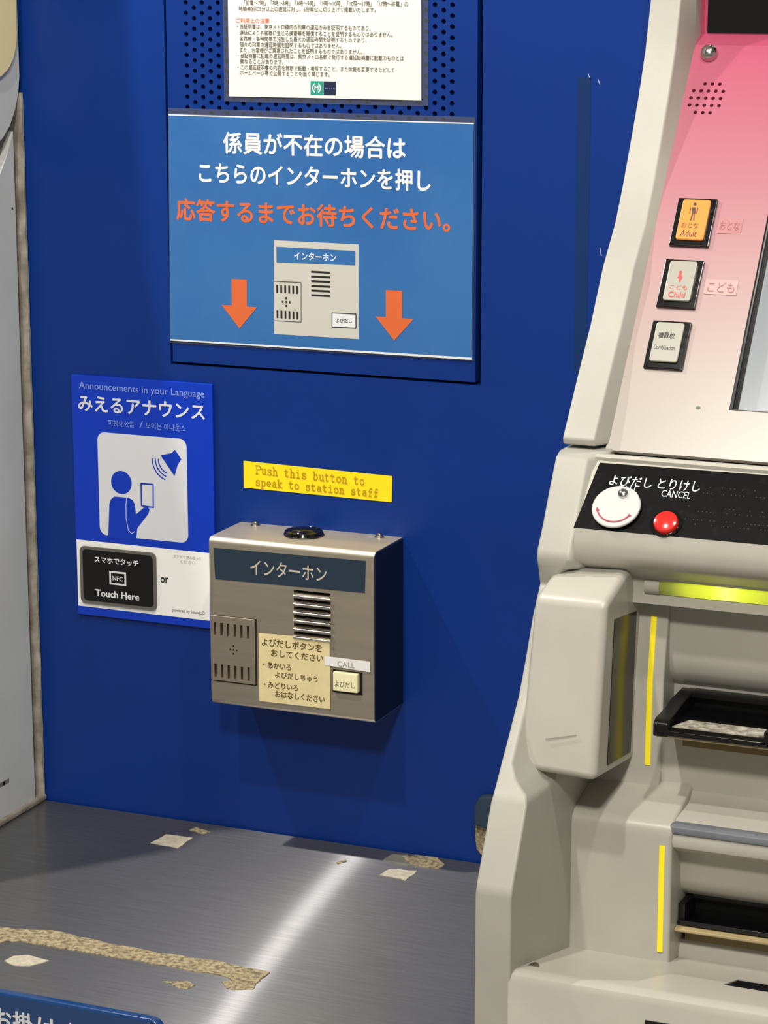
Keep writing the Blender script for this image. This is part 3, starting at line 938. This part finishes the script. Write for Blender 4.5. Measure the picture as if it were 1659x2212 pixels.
plate('screen_surround', P, rect(sx0 + 0.0005, 0.9995, sb0 + 0.0005, 0.2184 - 0.0005), -0.0215, -0.0140, BLACK, tm)
frame('screen_rim', P, rect(sx0 + 0.0002, 0.9998, sb0 + 0.0002, 0.2184 - 0.0002), rect(sx0 + 0.0012, 0.9988, sb0 + 0.0012, 0.2184 - 0.0012), -0.0140, -0.0006, GLOSSBLACK, tm)
plate('touch_screen', P, rect(sx0 + 0.0035, 0.99, sb0 + 0.003, 0.2184 - 0.004), -0.0140, -0.0125, SCREEN, tm)
# head of the panel: pink sill and black display
hd = extr('display_surround', [(-0.0266, 0.7435), (-0.0120, 0.7520), (-0.0120, 0.95), (-0.002, 0.95), (-0.002, 0.7435)], 0.653, XR, PINK, tm)
box('display', (0.6590, -0.0132, 0.7530), (1.01, -0.0115, 0.93), GLOSSBLACK, tm)
lathe('viewer_dome', P, *(0.6668,0.3577), [(0.0070, -0.001), (0.0072, 0.002), (0.0068, 0.0045), (0.0052, 0.0068), (0.0030, 0.0080), (0, 0.0084)], CHROME, tm, 24)


def ticket_key(bez, cap, mt, label):
    b_ = finish('button_bezel', plate_bm(bmesh.new(), P, bez, -0.002, 0.0030), GLOSSBLACK, tm, 0.0008, 2)
    a0, a1 = min(p[0] for p in cap), max(p[0] for p in cap)
    q0, q1 = min(p[1] for p in cap), max(p[1] for p in cap)
    k_ = plate('key_cap', P, rrect(a0, a1, q0, q1, 0.0022), 0.0028, 0.0052, mt, b_, bevel=0.0009, segs=3)
    tag(k_, label)
    return k_


def straight(c):
    xs = [p[0] for p in c]
    ys = [p[1] for p in c]
    return rect((xs[0] + xs[3]) / 2, (xs[1] + xs[2]) / 2, (ys[2] + ys[3]) / 2, (ys[0] + ys[1]) / 2)


HK = 0.0055
k1 = ticket_key(straight([(0.667,0.2221),(0.6996,0.2221),(0.6993,0.179),(0.6678,0.1791)]), straight([(0.6717,0.22),(0.6945,0.2196),(0.6954,0.1834),(0.6726,0.184)]), AMBERKEY, 'amber lit key')
k2 = ticket_key(straight([(0.6672,0.1666),(0.699,0.1666),(0.6987,0.1243),(0.6677,0.1241)]), straight([(0.6718,0.1648),(0.6941,0.1641),(0.695,0.129),(0.6727,0.1294)]), WHITEKEY, 'white key with red print')
k3 = ticket_key(straight([(0.6674,0.1122),(0.6991,0.1123),(0.6986,0.0713),(0.6679,0.0702)]), straight([(0.6717,0.1099),(0.6942,0.11),(0.6947,0.0757),(0.6718,0.0758)]), WHITEKEY, 'white key with black print')
fg = [circ(*(0.6826,0.2152), 0.0014, 12), [(0.6808,0.2122),(0.6842,0.2124),(0.6845,0.2063),(0.6817,0.2062)]]
fg += stroke([(0.6797,0.2117),(0.6798,0.2066)], 0.0007) + stroke([(0.6855,0.212),(0.6854,0.2068)], 0.0007)
fg += stroke([(0.6822,0.2062),(0.6818,0.2006)], 0.0010) + stroke([(0.6836,0.2063),(0.6843,0.2007)], 0.0010)
flats('figure', P, fg, HK, DARKAMBER, k1)
text(P, 'おとな', 0.6753,0.6891,0.1936,0.1984, HK, DARKAMBER, k1, 0.0)
text(P, 'Adult', 0.6757,0.689,0.1859,0.1916, HK, DARKAMBER, k1, 0.004)
fg = [circ(*(0.6825,0.1541), 0.0013, 12), [(0.6819,0.1527),(0.6834,0.1528),(0.6851,0.149),(0.6842,0.1484),(0.6838,0.1453),(0.6825,0.1455),(0.6822,0.1483),(0.6808,0.149)]]
flats('figure', P, fg, HK, REDKEY, k2)
text(P, 'こども', 0.6764,0.6905,0.1388,0.1427, HK, REDKEY, k2, 0.0)
text(P, 'Child', 0.6764,0.6899,0.1316,0.1367, HK, REDKEY, k2, 0.008)
text(P, '複数枚', 0.6754,0.6887,0.0957,0.101, HK, BLACKINK, k3, 0.016)
text(P, 'Combination', 0.6736,0.6907,0.0858,0.0898, HK, BLACKINK, k3, 0.0)
bl1 = plate('braille_pad', P, straight([(0.7045,0.2066),(0.7227,0.2062),(0.722,0.1931),(0.7033,0.1926)]), 0, 0.0005, PINKWORN, tm)
text(P, 'おとな', 0.7047,0.7208,0.1958,0.2038, 0.0007, PADINK, bl1, 0.0)
bl2 = plate('braille_pad', P, straight([(0.7028,0.1517),(0.7287,0.152),(0.7286,0.1388),(0.7024,0.1387)]), 0, 0.0005, PINKWORN2, tm)
text(P, 'こども', 0.7051,0.7266,0.1406,0.1496, 0.0007, PADINK, bl2, 0.0)
plate('paint_chip', P, circ(*(0.7169,0.0409), 0.0020, 9, 0.0014), 0, 0.0002, GREYDK, tm)

# black gap and middle housing with the operation strip
extr('joint_gap', [(-0.236, 0.4460), (-0.236, 0.4405), (-0.02, 0.4405), (-0.02, 0.4460)], 0.653, XR, DARKGAP, tm)
def sline(b, h):
    p = S(0, b, h)
    return (p[1], p[2])


mid = extr('strip_housing', [(-0.02, 0.4405), (-0.2455, 0.4405), (-0.2465, 0.4436), (-0.2565, 0.4448), sline(0.0655, 0.0012), sline(0.0625, 0.0012), sline(0.0610, -0.0012), sline(-0.0014, -0.0012), sline(-0.0022, 0.0008), (-0.3080, 0.3945), (-0.3090, 0.3890),
                             (-0.3086, 0.3805), (-0.3060, 0.3745), (-0.3010, 0.3700), (-0.2950, 0.3668), (-0.2830, 0.3590), (-0.2805, 0.3460), (-0.2830, 0.3385), (-0.2600, 0.3350), (-0.02, 0.335)], 0.650, XR, CREAM2, tm, smooth=True)
stp = plate('operation_strip', S, [(0.6545, 0.0582), (0.6487, -0.0016), (XR, -0.0012), (XR, 0.0606)], -0.001, 0.0003, DUSTBLACK, tm)
text(S, 'よびだし', 0.6662,0.6995,0.0387,0.0479, 0.0006, WHITEINK, stp, 0.006)
text(S, 'CALL', 0.6735,0.6898,0.0334,0.0389, 0.0006, WHITEINK, stp, 0.0)
text(S, 'とりけし', 0.7041,0.7368,0.0389,0.0483, 0.0006, WHITEINK, stp, 0.006)
text(S, 'CANCEL', 0.7087,0.7313,0.0322,0.0382, 0.0006, WHITEINK, stp, 0.0)
dc = (0.6783,0.0176)
dsc = lathe('call_disc', S, dc[0], dc[1], [(0.0178, 0.0022), (0.0186, 0.0030), (0.0186, 0.0042), (0.0180, 0.0048), (0.0, 0.0048)], WHITEDISC, tm, 40)
lathe('pivot_screw', S, *(0.6812,0.0288), [(0.0040, 0.005), (0.0038, 0.0066), (0.0022, 0.0078), (0, 0.008)], CHROME, dsc, 16)
arc = [(dc[0] + 0.0142 * math.cos(math.radians(t)), dc[1] + 0.0142 * math.sin(math.radians(t))) for t in range(200, 330, 8)]
ar = stroke(arc, 0.0011)
for (x, y), t, s_ in ((arc[0], 110, 1), (arc[-1], 232, 1)):
    d = math.radians(t)
    ar.append([(x + 0.0030 * math.cos(d), y + 0.0030 * math.sin(d)), (x + 0.0017 * math.cos(d + 2.2), y + 0.0017 * math.sin(d + 2.2)), (x + 0.0017 * math.cos(d - 2.2), y + 0.0017 * math.sin(d - 2.2))])
flats('arrow', S, ar, 0.0053, CRIMSON, dsc)
cb = (0.7184,0.0088)
cnb = lathe('cancel_button', S, cb[0], cb[1], [(0.0093, 0.0), (0.0093, 0.0030), (0.0086, 0.0044), (0.0060, 0.0052), (0, 0.0056)], REDBTN, tm, 28)
frame('button_collar', S, circ(cb[0], cb[1], 0.0122, 28), circ(cb[0], cb[1], 0.0098, 28), 0.0, 0.0014, GLOSSBLACK, tm)
bd_ = bmesh.new()
for row, b_ in enumerate((0.0105, 0.0145, 0.0220, 0.0260, 0.0345, 0.0400)):
    for q in range(42):
        if ro.random() < 0.5:
            x = 0.706 + q * 0.0031 + (row % 2) * 0.001
            if row >= 4 or x > 0.7287:
                b0_ = b_ + (0.004 if row >= 4 else 0)
                if row >= 4 and x < 0.72:
                    continue
                pts = circ(x, b0_, 0.0007, 6)
                tp_ = [bd_.verts.new(S(a, b, 0.0007)) for a, b in circ(x, b0_, 0.0004, 6)]
                lo_ = [bd_.verts.new(S(a, b, 0.0003)) for a, b in pts]
                bd_.faces.new(tp_)
                for i in range(6):
                    bd_.faces.new((lo_[i], lo_[(i + 1) % 6], tp_[(i + 1) % 6], tp_[i]))
br = finish('braille_dots', bd_, DOTGREY, tm)
br['kind'] = 'stuff'

# light bar under the housing
lb = []
for i in range(9):
    t = math.radians(-80 + 160 * i / 8)
    lb.append((-0.2790 - 0.0062 * math.cos(t), 0.3520 + 0.0062 * math.sin(t)))
extr('light_bar', lb + [(-0.275, 0.3585), (-0.275, 0.3455)], 0.7095, 0.99, LEDBAR, tm, smooth=True)
extr('light_bar_holder', [(a - 0.0006, b) for a, b in lb] + [(-0.272, 0.360), (-0.272, 0.344)], 0.6980, 0.7095, CREAM2, tm, smooth=True)

# recess: left pillar and stepped back
extr('upper_pillar', [(-0.261, 0.350), (-0.263, 0.325), (-0.272, 0.275), (-0.274, 0.205), (-0.279, 0.195), (-0.279, 0.18), (-0.02, 0.18), (-0.02, 0.35)], 0.655, 0.7112, CREAM2, tm, bevel=0.002)
extr('lower_pillar', [(-0.27, 0.198), (-0.280, 0.1935), (-0.318, 0.1830), (-0.325, 0.178), (-0.326, 0.170), (-0.326, 0.066), (-0.02, 0.066), (-0.02, 0.198)], 0.655, 0.7362, CREAM2, tm, bevel=0.003)
extr('recess_back', [(-0.258, 0.3365), (-0.258, 0.292), (-0.256, 0.281), (-0.250, 0.272), (-0.243, 0.267), (-0.243, 0.238), (-0.272, 0.237), (-0.273, 0.192), (-0.277, 0.1875), (-0.284, 0.1855), (-0.312, 0.1828), (-0.3185, 0.1805),
                     (-0.3212, 0.176), (-0.3240, 0.168), (-0.3225, 0.163), (-0.3150, 0.158), (-0.3020, 0.1520), (-0.3000, 0.1480), (-0.3000, 0.131), (-0.297, 0.122), (-0.289, 0.115), (-0.274, 0.110), (-0.270, 0.105),
                     (-0.270, 0.080), (-0.294, 0.079), (-0.298, 0.074), (-0.300, 0.066), (-0.02, 0.066), (-0.02, 0.3365)], 0.7105, XR, CREAM2, tm, smooth=True)
gv = extr('ledge_strip', [(-0.3150, 0.1815), (-0.3200, 0.1812), (-0.3232, 0.1790), (-0.3240, 0.1760), (-0.3238, 0.1738), (-0.315, 0.1735)], 0.7178, XR, GROOVE, tm, bevel=0.0008)


def led(name, pts, w, f, parent):
    lft = [(a - w / 2, b) for a, b in pts]
    rgt = [(a + w / 2, b) for a, b in pts]
    bm = bmesh.new()
    n = len(pts)
    rows = []
    for (a, b), (a2, b2), (y, z) in zip(lft, rgt, f):
        rows.append([bm.verts.new((a, y + 0.002, z)), bm.verts.new((a, y - 0.0008, z)), bm.verts.new(((a + a2) / 2, y - 0.0014, z)), bm.verts.new((a2, y - 0.0008, z)), bm.verts.new((a2, y + 0.002, z))])
    for p, q in zip(rows, rows[1:]):
        for i in range(4):
            bm.faces.new((p[i], p[i + 1], q[i + 1], q[i]))
    bm.faces.new(rows[0])
    bm.faces.new(rows[-1])
    return finish(name, bm, LEDYEL, parent, smooth=True)


led('light_strip', [(0.7000, 0), (0.7002, 0), (0.7005, 0), (0.7005, 0), (0.7005, 0)], 0.0042,
    [(-0.2635, 0.3235), (-0.2668, 0.304), (-0.2718, 0.276), (-0.2732, 0.245), (-0.2738, 0.2085)], tm)
led('light_strip', [(0.7290, 0), (0.7290, 0), (0.7290, 0)], 0.0042, [(-0.3258, 0.164), (-0.3258, 0.12), (-0.3258, 0.0795)], tm)

# hood of the coin reader
hood = bmesh.new()
hv = [(.6275, -.366, .2240), (.6885, -.366, .2215), (.6885, -.346, .3535), (.6275, -.334, .3500), (.6320, -.275, .3680), (.6885, -.279, .3705), (.6885, -.255, .3700), (.632, -.255, .3700), (.6275, -.255, .214), (.6885, -.255, .208)]
hvv = [hood.verts.new(p) for p in hv]
for f_ in ((0, 1, 2, 3), (3, 2, 5, 4), (4, 5, 6, 7), (1, 9, 6, 5, 2), (0, 3, 4, 7, 8), (0, 8, 9, 1), (8, 7, 6, 9)):
    hood.faces.new([hvv[i] for i in f_])
hd_ = finish('reader_hood', hood, CREAM2, tm, 0.0062, 4, True, 0.4)
plate('smoked_window', H, [(-0.3275,0.336),(-0.2733,0.3291),(-0.2813,0.2194),(-0.3389,0.2262)], -0.002, 0.0005, HOODGLASS, hd_)

plates('scratch', lambda a, b, h=0: (a, -0.3665 - h + (b - 0.224) * 0.17, b), [stroke([(0.6480, 0.2490), (0.6580, 0.2512), (0.6715, 0.2545)], 0.0004)[k] for k in (0, 1)], 0.0, 0.0004, SCUFFLINE, hd_)

# banknote slots
bs = extr('banknote_slot', [(-0.23, 0.2525), (-0.303, 0.2525), (-0.3135, 0.2535), (-0.3180, 0.2515), (-0.3185, 0.2480), (-0.3150, 0.2465), (-0.23, 0.2465)], 0.7175, XR, GLOSSBLACK, tm, bevel=0.0006)
extr('slot_end', [(-0.3185, 0.2465), (-0.3185, 0.2570), (-0.3120, 0.2600), (-0.30, 0.2602), (-0.272, 0.2635), (-0.242, 0.2640), (-0.242, 0.2465)], 0.7172, 0.7290, BLACK, bs, bevel=0.0015)
box('slot_back', (0.7285, -0.2475, 0.2480), (XR, -0.2425, 0.2640), BLACK, bs)
box('slot_roof', (0.7285, -0.2560, 0.2610), (XR, -0.2425, 0.2645), BLACK, bs)
plate('worn_plate', lambda a, b, h=0: (a, b, 0.2530 + h), [(0.7305, -0.3125), (0.7960, -0.3125), (0.8010, -0.3070), (0.8010, -0.2930), (0.7380, -0.2930)], -0.001, 0.0012, SCUFF, bs)
box('slot_divider', (0.8018, -0.3185, 0.2480), (0.8090, -0.245, 0.2600), BLACK, bs, bevel=0.001)
extr('rail', [(-0.26, 0.2440), (-0.311, 0.2440), (-0.3135, 0.2455), (-0.3135, 0.2462), (-0.26, 0.2464)], 0.7180, XR, TANRAIL, bs, bevel=0.0004)
box('rail_under_shade', (0.7330, -0.292, 0.2330), (XR, -0.262, 0.2440), SHADEGRIME, bs)  # dark box painting in the shade under the rail
bs2 = extr('banknote_slot', [(-0.262, 0.0985), (-0.302, 0.0985), (-0.3085, 0.1000), (-0.3090, 0.0965), (-0.262, 0.0960)], 0.7370, XR, GLOSSBLACK, tm, bevel=0.0004)
box('slot_back', (0.7415, -0.2760, 0.0970), (XR, -0.2690, 0.1120), BLACK, bs2)
box('slot_roof', (0.7415, -0.2820, 0.1090), (XR, -0.2690, 0.1120), BLACK, bs2)
box('slot_end', (0.7366, -0.3050, 0.0970), (0.7420, -0.269, 0.1120), BLACK, bs2, bevel=0.001)
extr('rail', [(-0.275, 0.0918), (-0.312, 0.0918), (-0.3145, 0.0932), (-0.3145, 0.0952), (-0.275, 0.0958)], 0.7364, XR, TANRAIL, bs2, bevel=0.0005)
box('rail_under_shade', (0.7400, -0.2965, 0.0800), (XR, -0.268, 0.0918), SHADEGRIME, bs2)  # lower rail's shade, painted the same way

# tray and front
fr = extr('front_tray', [(-0.02, 0.0665), (-0.300, 0.0665), (-0.420, 0.0905), (-0.4270, 0.0912), (-0.4320, 0.0890), (-0.4344, 0.0840), (-0.4345, -0.749), (-0.02, -0.749)], 0.646, XR, CREAM2, tm, smooth=True)
cut(fr, [[(0.7955, -0.3450), (0.7910, -0.3715), (0.985, -0.3715), (0.985, -0.3450)]], C, 0.02, 0.2)
plate('tray_opening', incline((-0.300, 0.0665), (-0.420, 0.0905)), [(0.7945, 0.0445), (0.986, 0.0445), (0.986, 0.0738), (0.7895, 0.0738)], 0.0008, 0.0016, DARKGAP, fr)
box('front_window', (0.7510, -0.4352, -0.03), (1.0, -0.4340, 0.0722), GLOSSBLACK, tm)

TR = incline((-0.300, 0.0665), (-0.420, 0.0905))
plate('dirt_speck', TR, circ(0.712, 0.024, 0.0028, 9, 0.0012), 0, 0.0004, BLACK, fr)
plate('corner_grime', TR, ragged([(0.6525, 0.112), (0.662, 0.112), (0.657, 0.100), (0.6535, 0.096)], 3, 0.0008), 0, 0.0004, SHADEGRIME, fr)
plate('corner_grime', TR, ragged([(0.6585, 0.002), (0.690, 0.002), (0.676, 0.009), (0.662, 0.012)], 3, 0.001), 0, 0.0004, GREYDK, fr)
